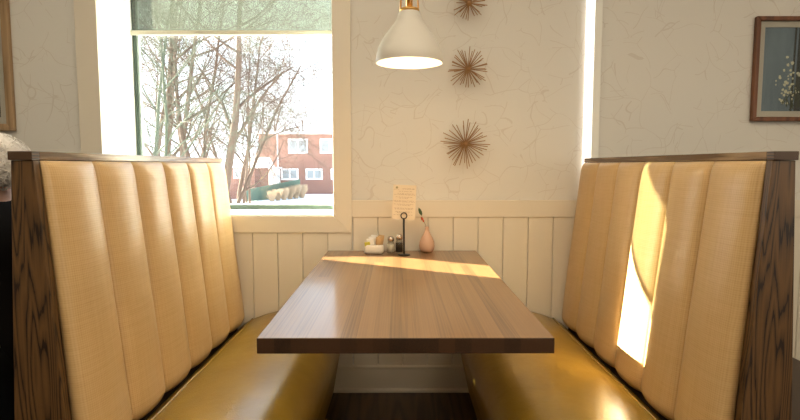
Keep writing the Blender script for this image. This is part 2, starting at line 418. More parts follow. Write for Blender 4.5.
# ------------------------------------------------------------------ booths
CX = .02
def booth(sg, label):
    root = thing('booth_bench', label, 'booth', (CX + sg * .97, -.72, 0), 'high backed restaurant booths')
    del root['group']
    X = lambda s: .012 + sg * s
    YF, YB = -1.408, -.0130
    inn = lambda z: .950 - (1.21 - z) * .0715        # padded side of the core
    out = lambda z: 1.004 + (1.21 - z) * .045
    bm = nb(); prism_y(bm, [(X(inn(1.21)), 1.217), (X(out(1.21)), 1.217), (X(out(0)), .0), (X(inn(0) ), .0)], YF, YB)
    mesh_obj('back_core', bm, M['dark_core'], root)
    bm = nb(); prism_y(bm, [(X(inn(1.21) - .003), 1.2170), (X(out(1.21) + .001), 1.2170), (X(out(0) + .001), .0), (X(inn(0) - .003), .0)], -1.435, YF - .0005)
    mesh_obj('end_panel', bm, M['booth_wood'], root, bevel=.002)
    bm = nb(); x0, x1 = sorted((X(.946), X(1.009))); box(bm, x0, x1, -1.410, -.0130, 1.2175, 1.2400)
    cr = mesh_obj('cap_rail', bm, M['cap_wood'], root, bevel=.002)
    bm = nb(); box(bm, x0, x1, -1.440, -1.4105, 1.2175, 1.2400)
    mesh_obj('end_block', bm, M['end_grain'], cr, bevel=.0015)
    # padded channels
    n = 6; L = (YB - YF) / n
    for i in range(n):
        y0 = YF + i * L + .0006; y1 = YF + (i + 1) * L - .0006
        bm = nb(); NV, NU = 20, 40; zt, zb = 1.2160, .374
        grid = []
        rr = random.Random(i * 7 + (sg > 0))
        ph = rr.random() * 6
        for u in range(NU + 1):
            q = u / NU; q = q if q < .5 else q
            z = zt + (zb - zt) * (1 - math.cos(math.pi * q)) / 2 * .55 + (zb - zt) * q * .45
            row = []
            h = (zt - z) / (zt - zb)
            dt = (zt - z); db = (z - zb)
            e = min(1, max(0, dt / .06)) ; eb = min(1, max(0, db / .055))
            prof = math.sqrt(max(0, 1 - (1 - e) ** 2)) * .65 + .35; profb = math.sqrt(max(0, 1 - (1 - eb) ** 2))
            amp = (.036 + .028 * h) * prof * profb
            for v in range(NV + 1):
                t = v / NV; a = abs(2 * t - 1)
                sh = (1 - a ** 2.0) ** .58 if a < 1 else 0
                sag = db * 0 + (.005 * (a ** 4) * max(0, 1 - db / .12))     # scalloped foot of each pad
                s = inn(z) - .0012 - max(amp * .12, amp - (.031 * (1 - sh)) * max(.3, min(1, prof))) - .0012 * math.sin(ph + 9 * z) * sh
                row.append(bm.verts.new((X(s), y0 + (y1 - y0) * t, z + sag)))
            grid.append(row)
        back = [[bm.verts.new((X(inn(r[0].co.z) - .0008), v.co.y, v.co.z)) for v in (r[0], r[-1])] for r in grid]
        for u in range(NU):
            for v in range(NV): bm.faces.new((grid[u][v], grid[u][v + 1], grid[u + 1][v + 1], grid[u + 1][v]))
            bm.faces.new((grid[u][0], grid[u + 1][0], back[u + 1][0], back[u][0]))
            bm.faces.new((grid[u][-1], back[u][1], back[u + 1][1], grid[u + 1][-1]))
            bm.faces.new((back[u][0], back[u + 1][0], back[u + 1][1], back[u][1]))
        bm.faces.new(grid[0][::-1] + [back[0][1], back[0][0]][::1][::-1][::-1]) if False else None
        bm.faces.new(grid[0] + [back[0][1], back[0][0]]); bm.faces.new(grid[-1][::-1] + [back[-1][0], back[-1][1]])
        mesh_obj('padded_channel', bm, M['fabric'], root, smooth=True)
    # seat cushion
    pr = [(.868, .300), (.868, .345), (.852, .372), (.80, .402), (.74, .425), (.66, .445), (.58, .459), (.50, .466), (.43, .463), (.375, .448), (.335, .42), (.312, .385), (.303, .345), (.305, .30), (.318, .255), (.325, .205), (.325, .2), (.868, .2)]
    fx = .026 if sg < 0 else -.004
    pr = [(s + fx * max(0, min(1, (.60 - s) / .25)), z) for s, z in pr]
    bm = nb()
    def yy(k): return -1.432 + (1.419) * k
    rows = []
    ks = [0, .004, .012, .028, .06] + [i / 12 for i in range(1, 12)] + [.97, 1.0]
    for k in ks:
        d = max(0, .028 - k) / .028; shr = 1 - .10 * (1 - math.sqrt(max(0, 1 - d * d))) if k < .028 else 1
        cs, cz_ = .58, .33
        rows.append([bm.verts.new((X(cs + (s - cs) * (1 - (1 - shr) * .5)), yy(k), (cz_ + (z - cz_) * shr) + (.0022 * math.sin(k * 17 + s * 9) if .3 < s < .85 and z > .4 else 0))) for s, z in pr])
    m_ = len(pr)
    for r, q in zip(rows, rows[1:]):
        for j in range(m_): bm.faces.new((r[j], r[(j + 1) % m_], q[(j + 1) % m_], q[j]))
    bm.faces.new(rows[0]); bm.faces.new(rows[-1][::-1])
    cu = mesh_obj('seat_cushion', bm, M['leather'], root, smooth=True)
    bm = nb(); tube(bm, [(X(.805 + .002 * math.sin(i)), -1.42 + i * 1.40 / 20, .4005) for i in range(21)], .0042, 8)
    mesh_obj('piping', bm, M['leather'], cu, smooth=True)
    bm = nb(); prism_y(bm, [(X(.325 + fx), .1995), (X(.866), .1995), (X(.855), .0), (X(.367 + fx * .7), .0)], -1.42, -.028)
    mesh_obj('seat_base', bm, M['seat_base'], root, bevel=.004)
    return root
M['dark_core'] = mat('dark_backing_board', (.05, .03, .015), .7)
M['seat_base'] = mat('olive_fascia_vinyl', (.20, .135, .02), .45)
lb = booth(-1, 'left booth bench with tan channelled back and mustard seat, below the window')
lb.rotation_euler.z = rad(-0.95); lb.location.x += .019
booth(1, 'right booth bench with tan channelled back, sunlit patch and mustard seat')
# neighbouring benches back to back with these two
def far_bench(sg, label):
    r = thing('neighbour_bench', label, 'booth', (CX + sg * 1.4, -.72, 0))
    a, b = sorted((CX + sg * 1.075, CX + sg * 1.62))
    mesh_obj('seat_cushion', boxes((a, b, -1.40, -.03, .30, .42)), M['dark_seat'], r, bevel=.03, seg=4)
    a2, b2_ = sorted((CX + sg * 1.085, CX + sg * 1.58))
    mesh_obj('seat_base', boxes((a2, b2_, -1.38, -.035, 0, .2995)), M['end_grain'], r)
M['dark_seat'] = mat('dark_brown_seat', (.05, .03, .02), .5)
far_bench(-1, 'dark bench of the next booth where the white haired person sits')
far_bench(1, 'dark bench behind the right booth, at the far right edge')

# ------------------------------------------------------------------ table
tb = thing('dining_table', 'long butcher block wooden table with thick dark front edge between the booths', 'table', (CX, -.73, 0))
bm = nb(); box(bm, CX - .3855, CX + .3855, -1.455, -.0108, .718, .760)
for f in bm.faces:
    f.normal_update()
    if abs(f.normal.y) > .9: f.material_index = 1
mesh_obj('tabletop', bm, [M['table_top'], M['table_edge']], tb, bevel=.0022, seg=2)
for sx in (-.22, .22):
    bm = nb(); x = CX + sx
    box(bm, x - .02, x + .02, -.66, -.012, .708, .7175); box(bm, x - .02, x + .02, -.020, -.012, .44, .7075)
    tube(bm, [(x, -.03, .46), (x, -.50, .705)], .010, 8)
    mesh_obj('wall_bracket', bm, M['black'], tb)

# ------------------------------------------------------------------ pendant lamp
PX, PY, PZ = .0435, -.70, 1.594
pl = thing('pendant_lamp', 'white bell shaped pendant lamp with brass fitting glowing above the table', 'pendant lamp', (PX, PY, PZ))
prof = [(.131, 0), (.1315, .012), (.130, .028), (.1225, .058), (.107, .093), (.081, .131), (.062, .155), (.050, .175), (.0435, .197), (.040, .204), (.0, .206)]
inner = [(.0, .200), (.037, .198), (.047, .172), (.059, .152), (.078, .128), (.104, .090), (.1195, .056), (.127, .028), (.1285, .0)]
prof = [(a * .975, b * .935) for a, b in prof]; inner = [(a * .975, b * .935) for a, b in inner]
bm = nb(); lathe(bm, prof + inner, (PX, PY, PZ), 64)
r0 = None
mesh_obj('lamp_shade', bm, M['shade_white'], pl, smooth=True)
bm = nb(); lathe(bm, [(.0, .1932), (.037, .1932), (.0385, .198), (.036, .203), (0, .204)], (PX, PY, PZ), 32); mesh_obj('brass_collar', bm, M['brass'], pl, smooth=True)
bm = nb(); lathe(bm, [(0, .2045), (.0125, .2045), (.0125, .30), (.007, .305), (0, .305)], (PX, PY, PZ), 24); mesh_obj('brass_socket', bm, M['brass'], pl, smooth=True)
for a in (0, 90, 180, 270):
    ca, sa = math.cos(rad(a + 12)), math.sin(rad(a + 12))
    bm = nb(); tube(bm, [(PX + .0345 * ca, PY + .0345 * sa, PZ + .2025), (PX + .031 * ca, PY + .031 * sa, PZ + .30), (PX + .009 * ca, PY + .009 * sa, PZ + .345)], .0032, 8)
    mesh_obj('brass_arm', bm, M['brass'], pl, smooth=True)
bm = nb(); tube(bm, [(PX, PY, PZ + .3055), (PX, PY, 2.879)], .006, 12); mesh_obj('stem', bm, M['brass'], pl, smooth=True)
bm = nb(); lathe(bm, [(0, 0), (.055, 0), (.06, .006), (.06, .02), (0, .0205)], (PX, PY, 2.879), 32); mesh_obj('ceiling_canopy', bm, M['brass'], pl, smooth=True)
bm = nb(); lathe(bm, [(0, .03), (.018, .034), (.030, .050), (.034, .07), (.030, .09), (.018, .115), (.014, .15), (.014, .185), (0, .186)], (PX, PY, PZ), 28)
mesh_obj('bulb', bm, M['bulb'], pl, smooth=True)
pd = bpy.data.lights.new('pendant_glow', 'POINT'); pd.energy = 2.4; pd.color = (1.0, .72, .40); pd.shadow_soft_size = .036
po = bpy.data.objects.new('pendant_glow', pd); COL.objects.link(po); po.location = (PX, PY, PZ + .02)

# ------------------------------------------------------------------ starburst wall ornaments
rod_mesh = None
def starburst(loc, R, seed, n, label):
    global rod_mesh
    r = thing('starburst_ornament', label, 'wall ornament', (loc[0], 0, loc[1]), 'brass starburst ornaments on the wall'); del r['group']
    C = Vector((loc[0], -.045, loc[1])); rr = random.Random(seed)
    bm = nb(); bmesh.ops.create_icosphere(bm, subdivisions=2, radius=.016, matrix=Matrix.Translation(C)); 
    mesh_obj('hub', bm, M['bronze'], r, smooth=True)
    bm = nb(); tube(bm, [(C.x, -.0005, C.z), (C.x, -.033, C.z)], .004, 8); mesh_obj('mounting_pin', bm, M['bronze'], r)
    if rod_mesh is None:
        bm = nb(); tube(bm, [(0, 0, .010), (0, 0, 1)], [.0021, .0021], 6)
        rod_mesh = bpy.data.meshes.new('rod'); bm.to_mesh(rod_mesh); bm.free(); rod_mesh.materials.append(M['bronze'])
    for i in range(n):
        a = 2 * math.pi * (i + rr.uniform(-.35, .35)) / n * (1) ; tilt = rr.choice((rad(rr.uniform(-18, 5)), rad(rr.uniform(5, 38)), rad(rr.uniform(15, 48))))
        d = Vector((math.cos(a) * math.cos(tilt), -math.sin(tilt), math.sin(a) * math.cos(tilt)))
        L = R * rr.uniform(.82, 1.03)
        o = bpy.data.objects.new('spike', rod_mesh); COL.objects.link(o); o.parent = r
        o.location = C - r.location; o.rotation_mode = 'QUATERNION'; o.rotation_quaternion = d.to_track_quat('Z', 'Y'); o.scale = (1, 1, L)
starburst((.354, 2.008), .092, 3, 36, 'topmost and smallest brass starburst ornament on the wall')
starburst((.352, 1.686), .108, 8, 40, 'middle brass starburst ornament on the wall beside the pendant lamp')
starburst((.341, 1.313), .125, 21, 42, 'lowest and largest brass starburst ornament on the wall')

# ------------------------------------------------------------------ framed pictures
def botanical():
    m = mat('botanical_print', (.2, .3, .4), .6); n = N(m); v = n.coord()
    sp = n.new('SeparateXYZ'); n.link(v, sp.inputs[0])
    x = n.math('ADD', sp.outputs[0], n.math('MULTIPLY', n.math('SUBTRACT', n.noise(v, 6, 3), .5), .03))
    return n, m, sp, x, v
def picture(name, label, x0, x1, z0, z1, fw, matw, fm, art_fn):
    r = thing(name, label, 'framed picture', ((x0 + x1) / 2, 0, z0))
    bm = nb(); miter(bm, (x0 + fw, z0 + fw, x1 - fw, z1 - fw), (x0, z0, x1, z1), -.028, -.001)
    mesh_obj('picture_frame', bm, fm, r, bevel=.004, seg=3)
    bm = nb(); miter(bm, (x0 + fw + matw, z0 + fw + matw, x1 - fw - matw, z1 - fw - matw), (x0 + fw, z0 + fw, x1 - fw, z1 - fw), -.012, -.008)
    mesh_obj('mat_board', bm, M['mat_board'], r)
    pr = mesh_obj('print', boxes((x0 + fw, x1 - fw, -.0075, -.002, z0 + fw, z1 - fw)), None, r)
    art_fn(r, pr, x0 + fw + matw, x1 - fw - matw, z0 + fw + matw, z1 - fw - matw)
    mesh_obj('picture_glass', boxes((x0 + fw - .001, x1 - fw + .001, -.0165, -.015, z0 + fw - .001, z1 - fw + .001)), M['glass'], r)
def flat_poly(bm, pts, y, y1=None):
    prism_y(bm, pts, y, y1 if y1 is not None else y + .0006)
def art_right(r, pr, x0, x1, z0, z1):
    m = mat('blue_print_ground', (.15, .2, .26), .6); n = N(m); c = n.noise(n.coord(scale=(14, 14, 3)), 1, 4, .6)
    n.color(n.ramp(c, [(.3, (.10, .145, .20)), (.7, (.17, .23, .30))])); pr.data.materials.append(m)
    dk = mat('print_dark', (.03, .035, .04), .7); lt_ = mat('print_pale', (.62, .60, .46), .7); wt_ = mat('print_white', (.45, .50, .55), .7)
    bm = nb(); w_ = x1 - x0
    for a, b in ((.44, .47), (.50, .60), (.63, .65)): flat_poly(bm, [(x0 + w_ * a, z0), (x0 + w_ * b, z0), (x0 + w_ * (b + .02), z1), (x0 + w_ * (a + .02), z1)], -.0084)
    mesh_obj('painted_shade', bm, dk, r)
    bm = nb(); flat_poly(bm, [(x0 + w_ * .68, z0), (x0 + w_ * .95, z0), (x0 + w_ * .93, z1), (x0 + w_ * .72, z1)], -.0083)
    mesh_obj('painted_light', bm, wt_, r)
    rr = random.Random(5); bm = nb()
    for i in range(46):
        x = x0 + w_ * rr.gauss(.42, .09); z = z0 + (z1 - z0) * min(.95, max(.06, rr.gauss(.30, .15))); s = rr.uniform(.004, .010)
        flat_poly(bm, [(x + s * math.cos(t * 1.257) * rr.uniform(.7, 1.3), z + s * math.sin(t * 1.257) * rr.uniform(.7, 1.3)) for t in range(5)], -.0092 - i * .00002)
    mesh_obj('painted_blossom', bm, lt_, r)
    bm = nb()
    for i in range(16):
        x = x0 + w_ * rr.uniform(.3, .62); l = rr.uniform(.05, .16); a = rad(rr.uniform(50, 125)); wd = .003
        p = (x, z0 + .005 + rr.uniform(0, .05)); q = (p[0] + l * math.cos(a), p[1] + l * math.sin(a))
        flat_poly(bm, [(p[0] - wd, p[1]), (p[0] + wd, p[1]), q], -.0100 - i * .00002)
    flat_poly(bm, [(x0 + w_ * .45, z0 + .08), (x0 + w_ * .45, z0 + .085), (x0 + w_ * .95, z0 + .20), (x0 + w_ * .95, z0 + .19)], -.0104)
    mesh_obj('painted_leaves', bm, mat('print_green_dark', (.04, .05, .03), .7), r)
def art_left(r, pr, x0, x1, z0, z1):
    m = mat('floral_print', (.1, .1, .1), .6); n = N(m)
    v = n.new('TexVoronoi'); n.link(n.coord(), v.inputs['Vector']); v.inputs['Scale'].default_value = 26
    sp = n.new('SeparateXYZ'); n.link(n.coord(), sp.inputs[0])
    h = n.ramp(n.math('MULTIPLY', sp.outputs[2], 1.2), [(.0, (.05, .03, .03)), (.30, (.03, .02, .02)), (.33, (.16, .19, .07)), (.62, (.20, .22, .10)), (.66, (.42, .30, .12))])
    c = n.mix(n.math('LESS_THAN', v.outputs[0], .42), h, (.42, .22, .22)); n.color(n.mix(.75, c, h)); pr.data.materials.append(m)
    rr = random.Random(2); pink = mat('print_pink', (.45, .20, .22), .7)
    for i in range(14):
        bm = nb()
        x = rr.uniform(x0, x1); z = rr.uniform(z0 + .01, z0 + .22); s = rr.uniform(.008, .018)
        flat_poly(bm, [(x + s * math.cos(t * .8976) * rr.uniform(.7, 1.2), z + s * math.sin(t * .8976) * rr.uniform(.7, 1.2)) for t in range(7)], -.0088 - i * .00003)
        mesh_obj('painted_flower', bm, pink, r)
picture('framed_picture', 'mahogany framed flower print on blue ground, on the wall above the right booth', 1.808, 2.25, 1.428, 1.952, .022, .030, M['frame_brown'], art_right)
picture('framed_picture', 'pale oak framed dark floral print at the left edge of the wall', -2.42, -1.955, 1.378, 2.12, .036, .034, M['frame_light'], art_left)

# ------------------------------------------------------------------ things on the table
TZ = .7604
# ceramic caddy
cd = thing('sugar_caddy', 'white ceramic caddy holding sweetener packets on the back of the table', 'caddy', (-.121, -.10, TZ))
def rrect(hx, hy, r, n=5):
    p = []
    for cx_, cy_, a0 in ((hx - r, hy - r, 0), (-hx + r, hy - r, 90), (-hx + r, -hy + r, 180), (hx - r, -hy + r, 270)):
        for i in range(n + 1): a = rad(a0 + 90 * i / n); p.append((cx_ + r * math.cos(a), cy_ + r * math.sin(a)))
    return p
bm = nb(); C = Vector((-.121, -.10, TZ)); rings = []
for hx, hy, z in ((.040, .024, 0), (.047, .030, .004), (.050, .033, .012), (.0505, .0335, .035), (.048, .031, .046), (.045, .029, .046), (.045, .029, .040), (.044, .028, .012), (.040, .024, .008)):
    rings.append([bm.verts.new(C + Vector((x, y, z))) for x, y in rrect(hx, hy, min(hx, hy) * .55)])
for r_, s_ in zip(rings, rings[1:]):
    for k in range(len(r_)): bm.faces.new((r_[k], r_[(k + 1) % len(r_)], s_[(k + 1) % len(r_)], s_[k]))
bm.faces.new(rings[0][::-1]); bm.faces.new(rings[-1])
mesh_obj('caddy_bowl', bm, M['ceramic'], cd, smooth=True)
pk_m = {'white': mat('white_packet', (.86, .84, .80), .5), 'yellow': mat('yellow_packet', (.55, .50, .05), .5), 'kraft': mat('kraft_packet', (.50, .33, .16), .6)}
def packet(x, y, z, tx, ty, col, label, ww=.036, h=.060, group=None):
    bm = nb(); NX, NZ = 6, 8
    F = []; 
    for side in (1, -1):
        g = []
        for j in range(NZ + 1):
            row = []
            for i in range(NX + 1):
                u, v = i / NX * 2 - 1, j / NZ
                th = .0016 * (1 - u * u) * math.sin(math.pi * v) ** .6 + .0002
                row.append(bm.verts.new((u * ww / 2, side * th, v * h)))
            g.append(row)
        F.append(g)
    for g in F:
        for j in range(NZ):
            for i in range(NX): bm.faces.new((g[j][i], g[j][i + 1], g[j + 1][i + 1], g[j + 1][i]))
    a, b = F
    per = [(0, i) for i in range(NX + 1)] + [(j, NX) for j in range(1, NZ + 1)] + [(NZ, i) for i in range(NX - 1, -1, -1)] + [(j, 0) for j in range(NZ - 1, 0, -1)]
    for k in range(len(per)):
        (j, i), (j2, i2) = per[k], per[(k + 1) % len(per)]
        bm.faces.new((a[j][i], a[j2][i2], b[j2][i2], b[j][i]))
    o = mesh_obj('sweetener_packet', bm, pk_m[col], None, smooth=True)
    o.location = (x, y, z); o.rotation_euler = (rad(tx), rad(ty), 0)
    tag(o, label, 'sugar packet', group); return o
zb = TZ + .0105
for i, w_ in enumerate(('frontmost', 'middle', 'rearmost')):
    packet(-.132 + .003 * i, -.119 + .010 * i, zb, 2, -8 + 7 * i, 'white', w_ + ' white paper sweetener packet in the left half of the ceramic caddy', h=.068 + .007 * i, group='white packets in the caddy')
packet(-.146, -.1255, zb, 6, -10, 'yellow', 'short yellow sweetener packet at the front left of the caddy', ww=.028, h=.052)
for i, w_ in enumerate(('frontmost', 'middle', 'rearmost')):
    packet(-.100 + .002 * i, -.120 + .010 * i, zb, 2, 4 + 3 * i, 'kraft', w_ + ' brown kraft sugar packet in the right half of the ceramic caddy', ww=.028, h=.076 + .004 * i, group='kraft packets in the caddy')
# shakers
def shaker(x, y, fill, label, hh=1.0):
    r = thing('salt_shaker' if fill == 'salt' else 'pepper_shaker', label, 'shaker', (x, y, TZ))
    bm = nb(); lathe(bm, [(0, 0), (.018, 0), (.0205, .003), (.0205, .040 * hh), (.0185, .050 * hh), (.0145, .057 * hh), (.0145, .062 * hh), (.0130, .062 * hh), (.0130, .057 * hh), (.0168, .049 * hh), (.0185, .040 * hh), (.0185, .005), (0, .004)], (x, y, TZ), 12)
    mesh_obj('glass_jar', bm, M['jar_glass'], r, smooth=True)
    fm = mat(fill + '_grains', (.82, .78, .70) if fill == 'salt' else (.055, .04, .03), .9)
    bm = nb(); lathe(bm, [(0, .0052), (.0178, .0055), (.0180, .036), (.0165, .0445 * hh), (0, .0460 * hh)], (x, y, TZ), 16)
    mesh_obj(fill + '_fill', bm, fm, r, smooth=True)
    bm = nb(); lathe(bm, [(.0152, .0600 * hh), (.0165, .0600 * hh), (.0168, .073 * hh), (.0150, .080 * hh), (.009, .0845 * hh), (0, .0855 * hh)], (x, y, TZ), 24)
    mesh_obj('metal_cap', bm, M['steel'], r, smooth=True)
M['jar_glass'] = glass_pane('jar_glass', (.90, .90, .88))
shaker(-.037, -.092, 'salt', 'glass salt shaker with metal cap, beside the sugar caddy')
shaker(.006, -.080, 'pepper', 'glass pepper shaker with metal cap, directly behind the black menu stand', 1.12)
# menu stand with ring clip
SX, SY = .030, -.160
ms = thing('menu_stand', 'black metal table card stand with round base and ring clip', 'card holder', (SX, SY, TZ))
bm = nb(); lathe(bm, [(0, 0), (.029, 0), (.030, .002), (.029, .0045), (.006, .006), (0, .0062)], (SX, SY, TZ), 36); mesh_obj('base', bm, M['black'], ms, smooth=True)
bm = nb(); tube(bm, [(SX, SY, TZ + .0058), (SX - .001, SY, TZ + .181)], .0042, 12); mesh_obj('rod', bm, M['black'], ms, smooth=True)
for dy in (-.0035, .0035):
    bm = nb(); pts = [(SX - .001 + .0145 * math.cos(t), SY + dy, TZ + .196 + .0145 * math.sin(t)) for t in [2 * math.pi * k / 28 - math.pi / 2 for k in range(29)]]
    tube(bm, pts, .0026, 8); mesh_obj('ring_clip', bm, M['black'], ms, smooth=True)
# card
mc = thing('menu_card', 'cream printed menu card held upright in the ring clip of the black stand', 'menu card', (SX, SY, .93))
bm = nb(); A = Vector((-.031, SY, .941)); B = Vector((.086, SY, .934))
ux = Vector((1, 0, -.045)).normalized(); uz = Vector((.045, 0, 1)).normalized(); O = Vector((-.030, SY, .942))
def cp(u, v, dy): p = O + ux * u + uz * v; return (p.x, p.y + dy, p.z)
W_, H_ = .113, .168
def cq(bm, u0, u1, v0, v1, d0, d1):
    vs = [bm.verts.new(cp(u, v, d)) for u in (u0, u1) for d in (d0, d1) for v in (v0, v1)]
    for f in ((0, 1, 3, 2), (4, 6, 7, 5), (0, 4, 5, 1), (2, 3, 7, 6), (0, 2, 6, 4), (1, 5, 7, 3)): bm.faces.new([vs[i] for i in f])
cq(bm, 0, W_, 0, H_, -.0004, .0004)
mesh_obj('card', bm, mat('cream_paper', (.78, .68, .52), .7), mc)
rr = random.Random(11); bm = nb()
# line-by-line print: small strokes grouped in words
def words_line(bm, u0, u1, v, h, rr):
    u = u0
    while u < u1 - .004:
        wl = rr.uniform(.006, .015); e = min(u + wl, u1)
        x = u
        while x < e - .0012:
            cq(bm, x, x + .0010, v + rr.uniform(-.0002, .0003), v + h * rr.uniform(.6, 1.1), -.0006, -.0003); x += .0019
        u = e + .003
for v, a, b in ((.135, .030, .092), (.124, .022, .108), (.119, .006, .110), (.107, .014, .100), (.102, .030, .080), (.089, .004, .106), (.084, .010, .112), (.072, .006, .104), (.067, .028, .088), (.053, .010, .108), (.048, .012, .100), (.035, .016, .104), (.030, .024, .090), (.020, .008, .106)):
    words_line(bm, a, b, v, .0026, rr)
words_line(bm, .046, .106, .147, .0050, rr); words_line(bm, .004, .032, .1445, .0028, rr)
mesh_obj('printed_text', bm, mat('brown_ink', (.28, .17, .08), .8), mc)
bm = nb()
for k in range(5):
    a = k * 1.2566 + .3; c0 = (.018 + .0035 * math.cos(a), .1545 + .0035 * math.sin(a))
    cq(bm, c0[0] - .0022, c0[0] + .0022, c0[1] - .0022, c0[1] + .0022, -.0006 - k * .00002, -.0003)
mesh_obj('printed_emblem', bm, mat('green_brown_ink', (.20, .19, .09), .8), mc)
# vase
vx, vy = .148, -.062
vs = thing('bud_vase', 'blush pink teardrop bud vase on the back right of the table', 'vase', (vx, vy, TZ))
bm = nb(); lathe(bm, [(0, 0), (.020, 0), (.030, .004), (.038, .016), (.0405, .032), (.038, .052), (.029, .074), (.018, .093), (.0115, .108), (.0095, .122), (.0105, .131), (.0090, .131), (.0078, .122), (.009, .108), (.014, .092), (.0, .085)], (vx, vy, TZ), 40)
mesh_obj('vase_body', bm, M['pink'], vs, smooth=True)
sg_ = thing('flower_sprig', 'dried sprig with one green leaf and red buds standing in the pink vase', 'sprig', (vx, vy, TZ + .09))
st_m = mat('dry_stem', (.38, .22, .10), .7)
bm = nb(); tube(bm, [(vx + .004, vy, TZ + .09), (vx - .006, vy, TZ + .135), (vx - .022, vy, TZ + .175), (vx - .034, vy, TZ + .205)], [.0016, .0014, .0012, .0009], 6)
tube(bm, [(vx - .006, vy, TZ + .135), (vx - .012, vy - .004, TZ + .152), (vx - .023, vy - .006, TZ + .166)], .0010, 6); mesh_obj('stem', bm, st_m, sg_, smooth=True)
bm = nb(); lf = [(0, 0), (.006, .010), (.0085, .022), (.006, .036), (0, .046), (-.0065, .034), (-.0085, .020), (-.005, .008)]
ang = rad(22)
q = [(vx - .026 + (a * math.cos(ang) - b * math.sin(ang)), TZ + .186 + (a * math.sin(ang) + b * math.cos(ang))) for a, b in lf]
prism_y(bm, q, vy - .001, vy + .0005); mesh_obj('leaf', bm, mat('leaf_green', (.05, .10, .035), .5), sg_)
for (dx, dz, s) in ((-.024, .170, .0062), (-.018, .160, .0048), (-.028, .176, .0042)):
    bm = nb(); bmesh.ops.create_uvsphere(bm, u_segments=12, v_segments=8, radius=s, matrix=Matrix.Translation((vx + dx, vy - .006, TZ + dz)) @ Matrix.Diagonal((1, 1, 1.25, 1)))
    mesh_obj('red_bud', bm, mat('bud_red', (.50, .09, .03), .5), sg_, smooth=True)

# ------------------------------------------------------------------ person in the next booth, back to us
def skin_body(name, joints, edges, matl, parent, sub=2, root=0):
    me = bpy.data.meshes.new(name); O_ = parent_loc(parent)
    me.from_pydata([Vector(j[0]) - O_ for j in joints], edges, [])
    o = bpy.data.objects.new(name, me); COL.objects.link(o); o.parent = parent
    me.materials.append(matl)
    md = o.modifiers.new('skin', 'SKIN'); md.use_smooth_shade = True
    for i, j in enumerate(joints):
        r = j[1]; r = r if isinstance(r, tuple) else (r, r)
        me.skin_vertices[0].data[i].radius = r; me.skin_vertices[0].data[i].use_root = (i == root)
    s = o.modifiers.new('sub', 'SUBSURF'); s.levels = sub; s.render_levels = sub
    return o
px, py = -1.272, -1.13                       # pelvis; the person faces -x
pe = thing('person', 'white haired person in black seen from behind, seated beyond the left booth', 'person', (px, py, 0))
J = []; E_ = []
def j(p, r): J.append((p, r)); return len(J) - 1
pel = j((px, py, .56), (.13, .15)); wst = j((px - .01, py, .72), (.11, .14)); ch = j((px, py, .90), (.115, .16)); up_ = j((px + .005, py, 1.00), (.08, .11))
nk = j((px + .0, py, 1.07), .05); hb = j((px - .01, py, 1.13), (.062, .055)); hm = j((px - .012, py, 1.195), (.088, .072)); ht = j((px - .008, py, 1.245), (.062, .055))
ja = j((px - .065, py, 1.125), (.035, .035))
E_ += [(pel, wst), (wst, ch), (ch, up_), (up_, nk), (nk, hb), (hb, hm), (hm, ht), (hb, ja)]
fing = []
for s in (-1, 1):
    sh = j((px - .005, py + s * .165, 1.00), .052); el = j((px - .06, py + s * .225, .76), .042); wr_ = j((px - .28, py + s * .15, .70), .029); ha = j((px - .35, py + s * .135, .70), (.020, .036))
    E_ += [(up_, sh), (sh, el), (el, wr_), (wr_, ha)]
    for k, (dy, l) in enumerate(((-.030, .055), (-.011, .068), (.010, .072), (.030, .062))):
        f1 = j((px - .385, py + s * .135 + dy, .700), .0095); f2 = j((px - .385 - l * .55, py + s * .135 + dy * 1.1, .690), .0085); f3 = j((px - .385 - l * .85, py + s * .135 + dy * 1.1, .672), .007)
        E_ += [(ha, f1), (f1, f2), (f2, f3)]
    t1 = j((px - .335, py + s * .135 - s * .045, .695), .010); t2 = j((px - .365, py + s * .135 - s * .062, .688), .008); E_ += [(ha, t1), (t1, t2)]
    hp = j((px - .02, py + s * .095, .53), .082); kn = j((px - .46, py + s * .11, .50), .058); an = j((px - .50, py + s * .11, .10), .036); toe = j((px - .62, py + s * .12, .045), .033)
    E_ += [(pel, hp), (hp, kn), (kn, an), (an, toe)]
skin_body('body', J, E_, M['skin'], pe, 2)
C_ = []; CE = []
def cj(p, r): C_.append((p, r)); return len(C_) - 1
a0 = cj((px, py, .53), (.15, .165)); a1 = cj((px - .01, py, .72), (.13, .16)); a2 = cj((px, py, .90), (.135, .18)); a3 = cj((px + .005, py, 1.005), (.098, .125)); a4 = cj((px + .002, py, 1.120), .068)
CE += [(a0, a1), (a1, a2), (a2, a3), (a3, a4)]
for s in (-1, 1):
    b0 = cj((px - .005, py + s * .170, 1.00), .066); b1 = cj((px - .06, py + s * .228, .76), .056); b2_ = cj((px - .275, py + s * .150, .70), .043); CE += [(a3, b0), (b0, b1), (b1, b2_)]
skin_body('jacket', C_, CE, M['dark_cloth'], pe, 2)
C_ = []; CE = []; a0 = cj((px, py, .55), (.16, .175))
for s in (-1, 1):
    b0 = cj((px - .02, py + s * .095, .535), .095); b1 = cj((px - .46, py + s * .11, .51), .070); b2_ = cj((px - .50, py + s * .11, .12), .052); CE += [(a0, b0), (b0, b1), (b1, b2_)]
skin_body('trousers', C_, CE, M['dark_cloth'], pe, 2)
for s in (-1, 1):
    bm = nb(); bmesh.ops.create_uvsphere(bm, u_segments=20, v_segments=12, radius=1, matrix=Matrix.Translation((px - .57, py + s * .115, .045)) @ Matrix.Diagonal((.13, .05, .043, 1)))
    mesh_obj('shoe', bm, M['black'], pe, smooth=True)
